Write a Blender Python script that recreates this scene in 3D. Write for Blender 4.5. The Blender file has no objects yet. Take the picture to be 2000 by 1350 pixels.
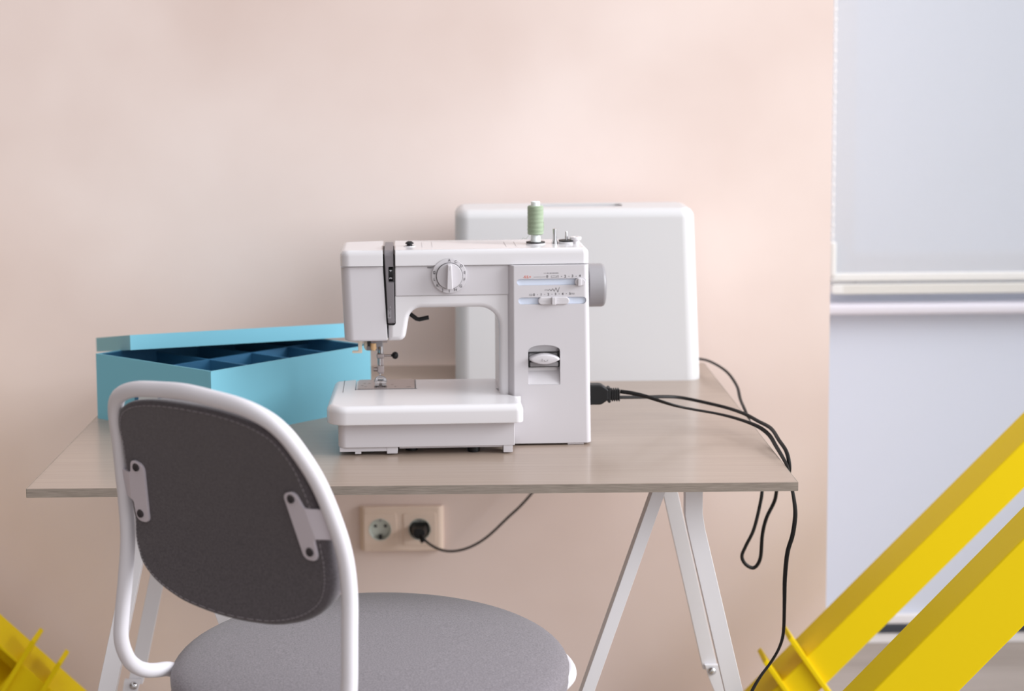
import bpy, bmesh, math, random
from mathutils import Vector, Matrix
random.seed(7)
SC = bpy.context.scene
COL = SC.collection
PI = math.pi
TT = 0.747            # height of the desk surface


def S(r, g, b):
    """sRGB 0-255 -> linear rgba"""
    f = lambda c: (c / 255 / 12.92) if c / 255 <= 0.04045 else ((c / 255 + 0.055) / 1.055) ** 2.4
    return (f(r), f(g), f(b), 1.0)


# ------------------------------------------------------------------ materials
def mat(name, col, rough=0.5, metal=0.0, spec=0.5, coat=0.0, sheen=0.0, bump=None, var=None):
    m = bpy.data.materials.new(name)
    m.use_nodes = True
    nt = m.node_tree
    b = nt.nodes['Principled BSDF']
    b.inputs['Base Color'].default_value = col
    b.inputs['Roughness'].default_value = rough
    b.inputs['Metallic'].default_value = metal
    b.inputs['Specular IOR Level'].default_value = spec
    b.inputs['Coat Weight'].default_value = coat
    b.inputs['Coat Roughness'].default_value = 0.15
    b.inputs['Sheen Weight'].default_value = sheen
    b.inputs['Sheen Roughness'].default_value = 0.5
    tc = nt.nodes.new('ShaderNodeTexCoord')
    if var:                                   # (scale, amount): gentle mottling of the surface colour
        n = nt.nodes.new('ShaderNodeTexNoise')
        n.inputs['Scale'].default_value = var[0]
        n.inputs['Detail'].default_value = 4
        nt.links.new(tc.outputs['Object'], n.inputs['Vector'])
        mx = nt.nodes.new('ShaderNodeMixRGB')
        mx.blend_type = 'MULTIPLY'
        mx.inputs[0].default_value = 1
        mx.inputs[1].default_value = col
        rp = nt.nodes.new('ShaderNodeValToRGB')
        rp.color_ramp.elements[0].position = 0.3
        rp.color_ramp.elements[1].position = 0.7
        lo, hi = 1 - var[1], 1 + var[1]
        rp.color_ramp.elements[0].color = (0.80, 0.74, 0.71, 1)
        rp.color_ramp.elements[1].color = (hi, hi, hi, 1)
        nt.links.new(n.outputs['Fac'], rp.inputs[0])
        nt.links.new(rp.outputs[0], mx.inputs[2])
        nt.links.new(mx.outputs[0], b.inputs['Base Color'])
    if bump:                                  # (scale, strength, distance)
        n2 = nt.nodes.new('ShaderNodeTexNoise')
        n2.inputs['Scale'].default_value = bump[0]
        n2.inputs['Detail'].default_value = 3
        nt.links.new(tc.outputs['Object'], n2.inputs['Vector'])
        bp = nt.nodes.new('ShaderNodeBump')
        bp.inputs['Strength'].default_value = bump[1]
        bp.inputs['Distance'].default_value = bump[2]
        nt.links.new(n2.outputs['Fac'], bp.inputs['Height'])
        nt.links.new(bp.outputs[0], b.inputs['Normal'])
    return m


def wood(name, c1, c2, stretch, rough, coat, fine=1.0):
    m = mat(name, c1, rough, coat=coat)
    nt = m.node_tree
    b = nt.nodes['Principled BSDF']
    tc = nt.nodes.new('ShaderNodeTexCoord')
    mp = nt.nodes.new('ShaderNodeMapping')
    mp.inputs['Scale'].default_value = stretch
    n = nt.nodes.new('ShaderNodeTexNoise')
    n.inputs['Scale'].default_value = 1.0
    n.inputs['Detail'].default_value = 6
    n.inputs['Roughness'].default_value = 0.65
    rp = nt.nodes.new('ShaderNodeValToRGB')
    rp.color_ramp.elements[0].position = 0.5 - 0.22 / fine
    rp.color_ramp.elements[1].position = 0.5 + 0.22 / fine
    rp.color_ramp.elements[0].color = c1
    rp.color_ramp.elements[1].color = c2
    L = nt.links.new
    L(tc.outputs['Object'], mp.inputs['Vector'])
    L(mp.outputs[0], n.inputs['Vector'])
    L(n.outputs['Fac'], rp.inputs[0])
    L(rp.outputs[0], b.inputs['Base Color'])
    bp = nt.nodes.new('ShaderNodeBump')
    bp.inputs['Strength'].default_value = 0.12
    bp.inputs['Distance'].default_value = 0.0006
    L(n.outputs['Fac'], bp.inputs['Height'])
    L(bp.outputs[0], b.inputs['Normal'])
    return m


def fabric(name, c1, c2, scale, sheen):
    m = mat(name, c1, 0.9, spec=0.15, sheen=sheen)
    nt = m.node_tree
    b = nt.nodes['Principled BSDF']
    tc = nt.nodes.new('ShaderNodeTexCoord')
    n = nt.nodes.new('ShaderNodeTexNoise')
    n.inputs['Scale'].default_value = scale
    n.inputs['Detail'].default_value = 5
    n.inputs['Roughness'].default_value = 0.8
    rp = nt.nodes.new('ShaderNodeValToRGB')
    rp.color_ramp.elements[0].position = 0.36
    rp.color_ramp.elements[1].position = 0.64
    rp.color_ramp.elements[0].color = c1
    rp.color_ramp.elements[1].color = c2
    L = nt.links.new
    L(tc.outputs['Object'], n.inputs['Vector'])
    L(n.outputs['Fac'], rp.inputs[0])
    L(rp.outputs[0], b.inputs['Base Color'])
    bp = nt.nodes.new('ShaderNodeBump')
    bp.inputs['Strength'].default_value = 0.35
    bp.inputs['Distance'].default_value = 0.0008
    L(n.outputs['Fac'], bp.inputs['Height'])
    L(bp.outputs[0], b.inputs['Normal'])
    return m


def translucent(name, col, clear):
    m = bpy.data.materials.new(name)
    m.use_nodes = True
    nt = m.node_tree
    nt.nodes.clear()
    out = nt.nodes.new('ShaderNodeOutputMaterial')
    d = nt.nodes.new('ShaderNodeBsdfDiffuse')
    d.inputs[0].default_value = col
    t = nt.nodes.new('ShaderNodeBsdfTransparent')
    t.inputs[0].default_value = (1, 1, 1, 1)
    mx = nt.nodes.new('ShaderNodeMixShader')
    mx.inputs[0].default_value = clear
    nt.links.new(d.outputs[0], mx.inputs[1])
    nt.links.new(t.outputs[0], mx.inputs[2])
    nt.links.new(mx.outputs[0], out.inputs[0])
    return m


def glass(name):
    m = bpy.data.materials.new(name)
    m.use_nodes = True
    nt = m.node_tree
    nt.nodes.clear()
    out = nt.nodes.new('ShaderNodeOutputMaterial')
    g = nt.nodes.new('ShaderNodeBsdfGlossy')
    g.inputs['Roughness'].default_value = 0.02
    t = nt.nodes.new('ShaderNodeBsdfTransparent')
    mx = nt.nodes.new('ShaderNodeMixShader')
    mx.inputs[0].default_value = 0.92
    nt.links.new(g.outputs[0], mx.inputs[1])
    nt.links.new(t.outputs[0], mx.inputs[2])
    nt.links.new(mx.outputs[0], out.inputs[0])
    return m


M = dict(
    wall=mat('peach_wall_paint', S(241, 225, 219), 0.75, spec=0.25, var=(1.3, 0.012)),
    white_wall=mat('cool_white_wall_paint', S(208, 214, 228), 0.6, spec=0.3),
    ceiling=mat('ceiling_paint', S(235, 232, 228), 0.9),
    floor=wood('pale_floor_boards', S(148, 136, 126), S(176, 165, 157), (1.2, 9, 1), 0.35, 0.0),
    skirting=mat('skirting_paint', S(232, 230, 232), 0.5),
    dark_trim=mat('dark_trim_strip', S(58, 62, 72), 0.35),
    sill=mat('window_sill_plastic', S(216, 214, 224), 0.35),
    frame=mat('window_frame_plastic', S(244, 244, 243), 0.4),
    glass=glass('window_glass'),
    blind=translucent('roller_blind_cloth', S(216, 219, 226), 0.40),
    hem=mat('blind_bar', S(212, 211, 207), 0.45),
    desk=wood('grey_oak_laminate', S(152, 134, 121), S(168, 150, 137), (4, 330, 330), 0.36, 0.35, 1.0),
    desk_edge=wood('grey_oak_edge_band', S(122, 111, 101), S(158, 146, 135), (30, 60, 900), 0.55, 0.0, 1.2),
    plastic=mat('glossy_white_plastic', S(217, 214, 217), 0.22, spec=0.5, coat=0.25),
    satin=mat('satin_white_plastic', S(203, 199, 203), 0.34, spec=0.45),
    cover=mat('satin_cover_plastic', S(213, 212, 214), 0.42, spec=0.4, bump=(500, 0.03, 0.0005)),
    grey_plastic=mat('mid_grey_plastic', S(118, 113, 117), 0.4),
    wheel=mat('pale_grey_plastic', S(142, 139, 142), 0.4),
    dark=mat('black_gap_plastic', S(26, 24, 26), 0.5),
    black=mat('black_plastic', S(16, 16, 18), 0.4, spec=0.35),
    rubber=mat('black_cable_rubber', S(17, 14, 14), 0.5, spec=0.3),
    chrome=mat('chrome', S(205, 205, 208), 0.16, metal=1.0),
    steel=mat('brushed_steel', S(178, 168, 166), 0.32, metal=1.0),
    slot=mat('pale_blue_slot_plastic', S(208, 216, 232), 0.4),
    ink=mat('dark_print_ink', S(62, 58, 62), 0.6),
    ink_red=mat('orange_red_print_ink', S(214, 96, 66), 0.6),
    ink_pale=mat('pale_print_ink', S(196, 194, 200), 0.6),
    emboss=mat('embossed_mark', S(176, 172, 174), 0.5),
    cream=mat('cream_plastic', S(236, 224, 206), 0.35),
    amber=mat('amber_lens_plastic', S(232, 190, 140), 0.2),
    copper=mat('copper_clip', S(196, 128, 92), 0.3, metal=0.8),
    thread=mat('sage_green_thread', S(148, 163, 137), 0.75, sheen=0.2),
    core=mat('white_spool_core', S(236, 240, 240), 0.4),
    white_metal=mat('white_powder_coat', S(229, 227, 231), 0.38, spec=0.45),
    tube_paint=mat('satin_white_tube_paint', S(214, 210, 215), 0.5, spec=0.35),
    blind_trim=mat('blind_fittings', S(224, 224, 223), 0.45),
    bracket=mat('white_lacquered_bracket', S(196, 188, 196), 0.42),
    hole=mat('dark_screw_head', S(70, 66, 70), 0.35, metal=0.6),
    back_cloth=fabric('charcoal_twill', S(72, 66, 70), S(92, 86, 90), 420, 0.25),
    seat_cloth=fabric('mid_grey_woven_cloth', S(94, 88, 93), S(136, 129, 134), 520, 0.25),
    seam=mat('grey_stitching', S(142, 135, 140), 0.9),
    blue=mat('turquoise_box_paper', S(126, 194, 214), 0.55, spec=0.35, bump=(900, 0.05, 0.0003)),
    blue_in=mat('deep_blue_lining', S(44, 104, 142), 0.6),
    card=mat('white_label_card', S(214, 222, 222), 0.6),
    yellow=mat('yellow_gloss_paint', S(230, 199, 0), 0.5, spec=0.2, bump=(120, 0.12, 0.001)),
    socket=mat('cream_socket_plastic', S(228, 206, 190), 0.4),
    socket_in=mat('pale_grey_socket_insert', S(206, 210, 202), 0.35),
)


# ------------------------------------------------------------------ mesh helpers
def weigh(o):
    md = o.modifiers.new('n', 'WEIGHTED_NORMAL')
    md.keep_sharp = True
    md.weight = 80


def link(name, bm, material, parent=None, smooth=38, weld=True):
    me = bpy.data.meshes.new(name)
    bmesh.ops.recalc_face_normals(bm, faces=bm.faces)
    bm.to_mesh(me)
    bm.free()
    if smooth:
        for p in me.polygons:
            p.use_smooth = True
        me.set_sharp_from_angle(angle=math.radians(smooth))
    me.materials.append(material)
    o = bpy.data.objects.new(name, me)
    COL.objects.link(o)
    if smooth:
        weigh(o)
    if parent is not None:
        o.parent = parent
    return o


def thing(name, label, cat, loc=(0, 0, 0), rz=0.0, group=None):
    o = bpy.data.objects.new(name, None)
    o.empty_display_size = 0.05
    COL.objects.link(o)
    o.location = loc
    o.rotation_euler = (0, 0, rz)
    return tag(o, label, cat, group)


def tag(o, label, cat, group=None):
    o['label'] = label
    o['category'] = cat
    if group:
        o['group'] = group
    return o


def structure(name, bm, material, parent=None, smooth=None):
    o = link(name, bm, material, parent, smooth)
    o['kind'] = 'structure'
    return o


def merge(dst, src):
    me = bpy.data.meshes.new('tmp')
    src.to_mesh(me)
    src.free()
    dst.from_mesh(me)
    bpy.data.meshes.remove(me)
    return dst


def box(x0, x1, y0, y1, z0, z1, bev=0.0, seg=3):
    bm = bmesh.new()
    bmesh.ops.create_cube(bm, size=1)
    for v in bm.verts:
        v.co = Vector(((x0 + x1) / 2 + v.co.x * (x1 - x0), (y0 + y1) / 2 + v.co.y * (y1 - y0), (z0 + z1) / 2 + v.co.z * (z1 - z0)))
    if bev:
        bmesh.ops.bevel(bm, geom=bm.edges[:], offset=bev, segments=seg, profile=0.5, affect='EDGES')
    return bm


def boxes(*args):
    bm = bmesh.new()
    for a in args:
        merge(bm, box(*a[:7], *((max(2, int(a[7])),) if len(a) > 7 else ())))
    return bm


def bevel_if(bm, test, off, seg=4):
    es = [e for e in bm.edges if test(e)]
    bmesh.ops.bevel(bm, geom=es, offset=off, segments=seg, profile=0.5, affect='EDGES', clamp_overlap=True)
    return bm


def rpoly(pts, seg=6):
    """closed 2-D polygon (x, y[, corner radius]) with filleted corners"""
    out = []
    n = len(pts)
    for i, p in enumerate(pts):
        r = p[2] if len(p) > 2 else 0
        P = Vector(p[:2])
        if r <= 0:
            out.append(P)
            continue
        a = (Vector(pts[i - 1][:2]) - P).normalized()
        b = (Vector(pts[(i + 1) % n][:2]) - P).normalized()
        ang = a.angle(b)
        d = r / math.tan(ang / 2)
        c = P + (a + b).normalized() * (r / math.sin(ang / 2))
        s, e = P + a * d - c, P + b * d - c
        th = s.angle_signed(e)
        for k in range(seg + 1):
            t = -th * k / seg
            out.append(c + Vector((s.x * math.cos(t) - s.y * math.sin(t), s.x * math.sin(t) + s.y * math.cos(t))))
    return out


AX = {'y': lambda u, v, t: (u, t, v), 'z': lambda u, v, t: (u, v, t), 'x': lambda u, v, t: (t, u, v)}


def prism(pts, axis, a, b, bev_a=0.0, bev_b=0.0, seg=3):
    """extrude the outline along an axis from a to b, rounding the rim at either end"""
    f = AX[axis]
    bm = bmesh.new()
    A = [bm.verts.new(f(p[0], p[1], a)) for p in pts]
    B = [bm.verts.new(f(p[0], p[1], b)) for p in pts]
    n = len(pts)
    fa = bm.faces.new(A)
    fb = bm.faces.new(B[::-1])
    for i in range(n):
        bm.faces.new((A[i], B[i], B[(i + 1) % n], A[(i + 1) % n]))
    bmesh.ops.recalc_face_normals(bm, faces=bm.faces)
    for face, off in ((fa, bev_a), (fb, bev_b)):
        if off:
            bmesh.ops.bevel(bm, geom=list(face.edges), offset=off, segments=seg, profile=0.5, affect='EDGES', clamp_overlap=False)
    return bm


def dome(pts, c, layers):
    """stack of scaled copies of an outline in the x-z plane: (y, scale); scale 0 closes it"""
    bm = bmesh.new()
    n = len(pts)
    prev = None
    for y, k in layers:
        if k == 0:
            v = bm.verts.new((c[0], y, c[1]))
            for i in range(n):
                bm.faces.new((prev[i], prev[(i + 1) % n], v))
            break
        ring_ = [bm.verts.new((c[0] + (p[0] - c[0]) * k, y, c[1] + (p[1] - c[1]) * k)) for p in pts]
        if prev is None:
            bm.faces.new(ring_)
        else:
            for i in range(n):
                bm.faces.new((prev[i], prev[(i + 1) % n], ring_[(i + 1) % n], ring_[i]))
        prev = ring_
    return bm


def lathe(prof, axis='z', c=(0, 0, 0), n=40):
    """revolve (radius, height) about an axis through c"""
    bm = bmesh.new()
    rings = []
    for r, h in prof:
        if r < 1e-7:
            rings.append([bm.verts.new((0, 0, h))])
        else:
            rings.append([bm.verts.new((r * math.cos(2 * PI * k / n), r * math.sin(2 * PI * k / n), h)) for k in range(n)])
    for A, B in zip(rings, rings[1:]):
        for k in range(n):
            k2 = (k + 1) % n
            if len(A) == 1 and len(B) > 1:
                bm.faces.new((A[0], B[k], B[k2]))
            elif len(B) == 1 and len(A) > 1:
                bm.faces.new((A[k], B[0], A[k2]))
            elif len(A) > 1:
                bm.faces.new((A[k], A[k2], B[k2], B[k]))
    R = {'z': Matrix.Identity(3), 'y': Matrix.Rotation(PI / 2, 3, 'X'), 'x': Matrix.Rotation(PI / 2, 3, 'Y')}[axis]
    for v in bm.verts:
        v.co = R @ v.co + Vector(c)
    return bm


def cyl(r, a, b, axis, c, n=24, bev=0.0):
    """cylinder of radius r; a, b are coordinates along the axis measured from c"""
    s = -1 if axis == 'y' else 1
    a, b = s * a, s * b
    if bev:
        d = bev if b > a else -bev
        return lathe([(0, a), (r - bev, a), (r, a + d), (r, b - d), (r - bev, b), (0, b)], axis, c, n)
    return lathe([(0, a), (r, a), (r, b), (0, b)], axis, c, n)


def spline(P, per=8, closed=False):
    P = [Vector(p) for p in P]
    out = []
    n = len(P)
    rng = range(n if closed else n - 1)
    for i in rng:
        g = (lambda k: P[k % n]) if closed else (lambda k: P[min(max(k, 0), n - 1)])
        p0, p1, p2, p3 = g(i - 1), g(i), g(i + 1), g(i + 2)
        for k in range(per):
            t = k / per
            out.append(0.5 * ((2 * p1) + (p2 - p0) * t + (2 * p0 - 5 * p1 + 4 * p2 - p3) * t * t + (3 * p1 - p0 - 3 * p2 + p3) * t ** 3))
    if not closed:
        out.append(P[-1])
    return out


def tube(path, r, n=12, closed=False, r2=None, twist=0.0):
    """round (or oval, r x r2) tube along a list of points"""
    bm = bmesh.new()
    r2 = r2 or r
    path = [Vector(p) for p in path]
    N = len(path)
    rings = []
    ref = Vector((0.31, 0.2, 0.93)).normalized()
    prev = None
    for i, p in enumerate(path):
        a = path[(i - 1) % N] if (closed or i > 0) else p
        b = path[(i + 1) % N] if (closed or i < N - 1) else p
        t = (b - a).normalized()
        if prev is None:
            u = t.cross(ref).normalized()
        else:
            u = (prev - t * prev.dot(t)).normalized()
        prev = u
        w = t.cross(u)
        ph = twist * i / max(1, N - 1)
        uu, ww = u * math.cos(ph) + w * math.sin(ph), w * math.cos(ph) - u * math.sin(ph)
        rings.append([bm.verts.new(p + uu * (r * math.cos(2 * PI * k / n)) + ww * (r2 * math.sin(2 * PI * k / n))) for k in range(n)])
    for i in range(N if closed else N - 1):
        A, B = rings[i], rings[(i + 1) % N]
        for k in range(n):
            bm.faces.new((A[k], A[(k + 1) % n], B[(k + 1) % n], B[k]))
    if not closed:
        bm.faces.new(rings[0])
        bm.faces.new(rings[-1])
    return bm


def bar(p, q, wx, dy, bev=0.001):
    """flat bar between two points: wx wide across, dy deep in y"""
    p, q = Vector(p), Vector(q)
    bm = bmesh.new()
    A = [bm.verts.new(p + Vector(d)) for d in ((-wx / 2, -dy / 2, 0), (wx / 2, -dy / 2, 0), (wx / 2, dy / 2, 0), (-wx / 2, dy / 2, 0))]
    B = [bm.verts.new(q + Vector(d)) for d in ((-wx / 2, -dy / 2, 0), (wx / 2, -dy / 2, 0), (wx / 2, dy / 2, 0), (-wx / 2, dy / 2, 0))]
    bm.faces.new(A)
    bm.faces.new(B)
    for i in range(4):
        bm.faces.new((A[i], A[(i + 1) % 4], B[(i + 1) % 4], B[i]))
    bmesh.ops.recalc_face_normals(bm, faces=bm.faces)
    if bev:
        bmesh.ops.bevel(bm, geom=bm.edges[:], offset=bev, segments=2, profile=0.5, affect='EDGES')
    return bm


def text(items, depth=0.00012):
    """lettering facing -y: (string, x, y, z, size, roll)"""
    bm = bmesh.new()
    for s, x, y, z, size, roll in items:
        cu = bpy.data.curves.new('t', 'FONT')
        cu.body = s
        cu.size = size
        cu.align_x = 'CENTER'
        cu.align_y = 'CENTER'
        cu.extrude = depth
        cu.offset = size * 0.012
        ob = bpy.data.objects.new('t', cu)
        COL.objects.link(ob)
        bpy.context.view_layer.update()
        me = bpy.data.meshes.new_from_object(ob.evaluated_get(bpy.context.evaluated_depsgraph_get()))
        me.transform(Matrix.Translation((x, y, z)) @ Matrix.Rotation(PI / 2, 4, 'X') @ Matrix.Rotation(roll, 4, 'Z'))
        bm.from_mesh(me)
        bpy.data.meshes.remove(me)
        bpy.data.objects.remove(ob)
        bpy.data.curves.remove(cu)
    return bm


def cut(o, *cutters):
    """carve cutter meshes out of an object"""
    o.modifiers.clear()
    for cb in cutters:
        me = bpy.data.meshes.new('c')
        bmesh.ops.recalc_face_normals(cb, faces=cb.faces)
        cb.to_mesh(me)
        cb.free()
        c = bpy.data.objects.new('c', me)
        COL.objects.link(c)
        c.parent = o.parent
        md = o.modifiers.new('b', 'BOOLEAN')
        md.operation = 'DIFFERENCE'
        md.solver = 'EXACT'
        md.object = c
        bpy.context.view_layer.update()
        nm = bpy.data.meshes.new_from_object(o.evaluated_get(bpy.context.evaluated_depsgraph_get()))
        o.modifiers.clear()
        old = o.data
        o.data = nm
        bpy.data.meshes.remove(old)
        bpy.data.objects.remove(c)
        bpy.data.meshes.remove(me)
    o.data.name = o.name
    for p in o.data.polygons:
        p.use_smooth = True
    o.data.set_sharp_from_angle(angle=math.radians(35))
    weigh(o)
    return o


def mm(*v):
    return tuple(x * 0.001 for x in v)


def mbox(x0, x1, y0, y1, z0, z1, bev=0.0, seg=3):
    return box(*mm(x0, x1, y0, y1, z0, z1), bev * 0.001, seg)


def mp(pts):
    return [tuple(x * 0.001 for x in p) for p in pts]


# ------------------------------------------------------------------ the room
WY = 3.03       # peach wall
RY = 3.56       # recessed window wall
PX = 0.695      # corner where the peach wall ends
structure('floor', box(-3.2, 3.2, -2.5, RY + 0.15, -0.08, 0.0), M['floor'])
structure('wall_back', box(-3.2, PX, WY, RY + 0.15, 0.0, 2.75), M['wall'])
wx0, wx1, wz0, wz1 = 0.79, 2.3, 0.79, 2.35
wr = boxes((PX, wx0, RY, RY + 0.15, 0, 2.75), (wx1, 3.2, RY, RY + 0.15, 0, 2.75), (wx0, wx1, RY, RY + 0.15, 0, wz0), (wx0, wx1, RY, RY + 0.15, wz1, 2.75))
structure('wall_right', wr, M['white_wall'])
structure('baseboard_back', box(PX, 3.2, RY - 0.014, RY, 0.0, 0.024, 0.002, 2), M['skirting'])
structure('trim_1', box(PX, 3.2, RY - 0.018, RY, 0.0245, 0.044, 0.002, 2), M['dark_trim'])
structure('trim_2', box(PX, 3.2, RY - 0.016, RY, 0.0445, 0.066, 0.003, 2), M['skirting'])
structure('trim_3', box(PX, 2.5, RY - 0.06, RY, 0.748, 0.772, 0.009, 4), M['sill'])      # window sill
fr = boxes((wx0, wx0 + 0.085, RY + 0.02, RY + 0.085, wz0, wz1, 0.006, 2), (wx1 - 0.085, wx1, RY + 0.02, RY + 0.085, wz0, wz1, 0.006, 2),
           (wx0 + 0.085, wx1 - 0.085, RY + 0.02, RY + 0.085, wz0, wz0 + 0.08, 0.006, 2), (wx0 + 0.085, wx1 - 0.085, RY + 0.02, RY + 0.085, wz1 - 0.08, wz1, 0.006, 2))
win = structure('window_1', fr, M['frame'], smooth=30)
structure('window_pane', box(wx0 + 0.085, wx1 - 0.085, RY + 0.045, RY + 0.055, wz0 + 0.08, wz1 - 0.08), M['glass'], win)

rb = thing('roller_blind', 'white translucent roller blind pulled down over the window', 'blind', (1.5, RY - 0.03, 0.8035))
link('blind_cloth', box(-0.69, 0.78, -0.0006, 0.0006, 0.032, 1.60), M['blind'], rb, None)
link('hem_bar', box(-0.69, 0.78, -0.006, 0.006, 0.015, 0.034, 0.005, 4), M['blind_trim'], rb)
link('bottom_rail', box(-0.685, 0.78, -0.012, 0.004, -0.012, 0.0105, 0.003, 3), M['hem'], rb)
link('roller_tube', cyl(0.02, -0.70, 0.79, 'x', (0, 0, 1.60), 24), M['frame'], rb)
link('rail_end_cap', box(-0.690, -0.666, -0.014, 0.006, -0.010, 0.009, 0.002, 2), M['blind_trim'], rb)
ch = bmesh.new()
for k in range(70):
    merge(ch, lathe([(0, -0.0032), (0.0026, -0.0016), (0.0032, 0), (0.0026, 0.0016), (0, 0.0032)], 'z', (-0.690, -0.020, 0.075 + k * 0.022), 8))
merge(ch, tube([(-0.690, -0.020, 0.06), (-0.690, -0.020, 1.62)], 0.0012, 6))
link('pull_chain', ch, M['frame'], rb)
link('chain_holder', box(-0.697, -0.683, -0.027, -0.002, 0.028, 0.105, 0.005, 3), M['blind_trim'], rb)

# ------------------------------------------------------------------ wall socket
so = thing('wall_socket', 'cream double wall socket on the peach wall under the desk', 'socket', (-0.110, WY, 0.4290))
fpl = prism(rpoly(mp([(-79, 0, 0), (-79, -14, 11.5), (79, -14, 11.5), (79, 0, 0)]), 8), 'z', -0.043, 0.043, 0.003, 0.003, 3)
fp = link('face_frame', fpl, M['socket'], so)
cut(fp, *[cyl(0.0204, -0.03, -0.003, 'y', mm(x, 0, 0), 40) for x in (-40.5, 34)])
for x in (-40.5, 34):
    ins = link('socket_insert', prism(rpoly(mp([(x - 31, -31, 4), (x + 31, -31, 4), (x + 31, 31, 4), (x - 31, 31, 4)])), 'y', -0.0158, -0.0135, 0.0012, 0, 2), M['socket'], so)
    cut(ins, cyl(0.0204, -0.03, -0.003, 'y', mm(x, 0, 0), 40))
    link('well', lathe([(0, 0), (0.0192, 0.0), (0.0198, 0.010), (0.0200, 0.0122), (0.0204, 0.0130), (0.0212, 0.0130), (0.0212, 0.0122), (0.0203, 0.0118)], 'y', mm(x, -3.4, 0), 40), M['socket_in'], so)
    if x < 0:
        for dx in (-9.5, 9.5):
            link('pin_hole', cyl(0.0029, 0, -0.0006, 'y', mm(x + dx, -3.4, 3.5), 16), M['dark'], so)
    link('earth_clip', mbox(x - 3, x + 3, -13.5, -3.4, -19.6, -12.5, 0.6, 2), M['dark'], so)
    link('upper_earth_clip', mbox(x - 2.5, x + 2.5, -13.5, -3.4, 15.5, 19.6, 0.5, 2), M['wheel'], so)

# ------------------------------------------------------------------ desk
DX0, DX1, DY0, DY1 = -0.581, 0.4535, 2.153, 2.99
desk = thing('desk', 'grey oak desk with a thin top on white metal trestle legs', 'desk', (0, 0, 0))
link('tabletop', box(DX0, DX1, DY0, DY1, TT - 0.0125, TT, 0.0008, 2), M['desk'], desk)
eb = boxes((DX0, DX1, DY0 - 0.001, DY0, TT - 0.0122, TT - 0.0004), (DX1, DX1 + 0.001, DY0, DY1, TT - 0.0122, TT - 0.0004), (DX0 - 0.001, DX0, DY0, DY1, TT - 0.0122, TT - 0.0004))
link('edge_band', eb, M['desk_edge'], desk, None)


def trestle(sx):
    mx = -0.059
    X = lambda x: (x if sx > 0 else 2 * mx - x)
    dz = 0.0 if sx > 0 else -0.016
    rail = box(min(X(0.285), X(0.335)), max(X(0.285), X(0.335)), 2.245, 2.92, 0.722, TT - 0.0127, 0.002, 2)
    rl = link('trestle_rail', rail, M['white_metal'], desk)
    link('trestle_leg', bar((X(0.2855), 2.265, 0.723), (X(0.036), 2.265, 0.0), 0.0185, 0.024), M['white_metal'], rl)
    # outer leg: upright at the top, then bent outwards
    pts = [(0.3150, 0.7225), (0.3150, 0.677), (0.3190, 0.655), (0.3730, 0.420), (0.4705, 0.0), (0.4975, 0.0), (0.3985, 0.420), (0.3430, 0.658), (0.3395, 0.680), (0.3395, 0.7225)]
    link('trestle_leg', prism([(X(a), b) for a, b in pts], 'y', 2.238, 2.258, 0.001, 0.001, 2), M['white_metal'], rl)
    # rear leg: flattened joint half way down, bolted to a second piece that kicks outwards
    link('trestle_leg', bar((X(0.3092), 2.506, 0.724), (X(0.3930 - dz * 0.225), 2.506, 0.352 + dz), 0.0235, 0.011), M['white_metal'], rl)
    low_ = [(0.3830, 0.3620), (0.4085, 0.3620), (0.4120, 0.3430), (0.5500, 0.0), (0.5240, 0.0), (0.3890, 0.3420)]
    link('trestle_foot', prism([(X(a + (-0.0036 if sx < 0 and b > 0 else 0) * -1), b + (dz if b > 0 else 0)) for a, b in low_], 'y', 2.493, 2.500, 0.0008, 0, 2), M['white_metal'], rl)
    link('bolt', lathe([(0.0066, 0), (0.0066, 0.0015), (0.0055, 0.004), (0.003, 0.0055), (0, 0.0058)], 'y', (X(0.3940 - dz * 0.225), 2.493, 0.3530 + dz), 20), M['chrome'], rl)


trestle(1)
trestle(-1)

# ------------------------------------------------------------------ sewing machine (local millimetres, x right, y away, z up)
SM = thing('sewing_machine', 'white sewing machine with a stitch dial standing on the desk', 'sewing machine', (0, 2.3635, TT), math.radians(2.0))
arm = prism(rpoly(mp([(-102.2, 156.5, 0), (-78, 156.5, 11), (-69.5, 205, 19), (60.5, 205, 29), (60.5, 4, 0), (150, 4, 0), (150, 268, 0), (-102.2, 268, 0)])),
            'y', 0.012, 0.126, 0.0075, 0.0075, 5)
armo = link('machine_arm', arm, M['plastic'], SM)
cut(armo, prism(rpoly(mp([(-120, 180, 0), (-91.2, 180, 4), (-91.2, 300, 0), (-120, 300, 0)])), 'y', -0.01, 0.024))
colm = prism(rpoly(mp([(70, 17, 0), (81, 0, 2.5), (195, 0, 8), (195, 126, 14), (70, 126, 10)])), 'z', 0.003, 0.2675, 0.001, 0.0006, 2)
for v in colm.verts:
    if v.co.x > 0.15:
        v.co.x -= 0.0035 * v.co.z / 0.27
column = link('machine_column', colm, M['satin'], SM)
caps = lambda x0, x1, z, h: rpoly(mp([(x0, z - h / 2, h / 2 - .01), (x1, z - h / 2, h / 2 - .01), (x1, z + h / 2, h / 2 - .01), (x0, z + h / 2, h / 2 - .01)]), 8)
arch = mp([(102, 91), (149, 91), (149, 140)]) + [(0.1255 + 0.0235 * math.cos(t), 0.1415 + 0.0085 * math.sin(t)) for t in [PI * k / 14 for k in range(1, 14)]] + mp([(102, 140)])
cut(column, prism(caps(86, 187, 243, 9.6), 'y', -0.01, 0.0035), prism(caps(88, 187.5, 215.3, 10.4), 'y', -0.01, 0.0035), prism(arch, 'y', -0.01, 0.016))
link('slider_slot', prism(caps(86.2, 186.8, 243, 9.2), 'y', 0.0028, 0.0036), M['slot'], SM)
link('slider_slot', prism(caps(88.2, 187.3, 215.3, 10), 'y', 0.0028, 0.0036), M['slot'], SM)

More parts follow.
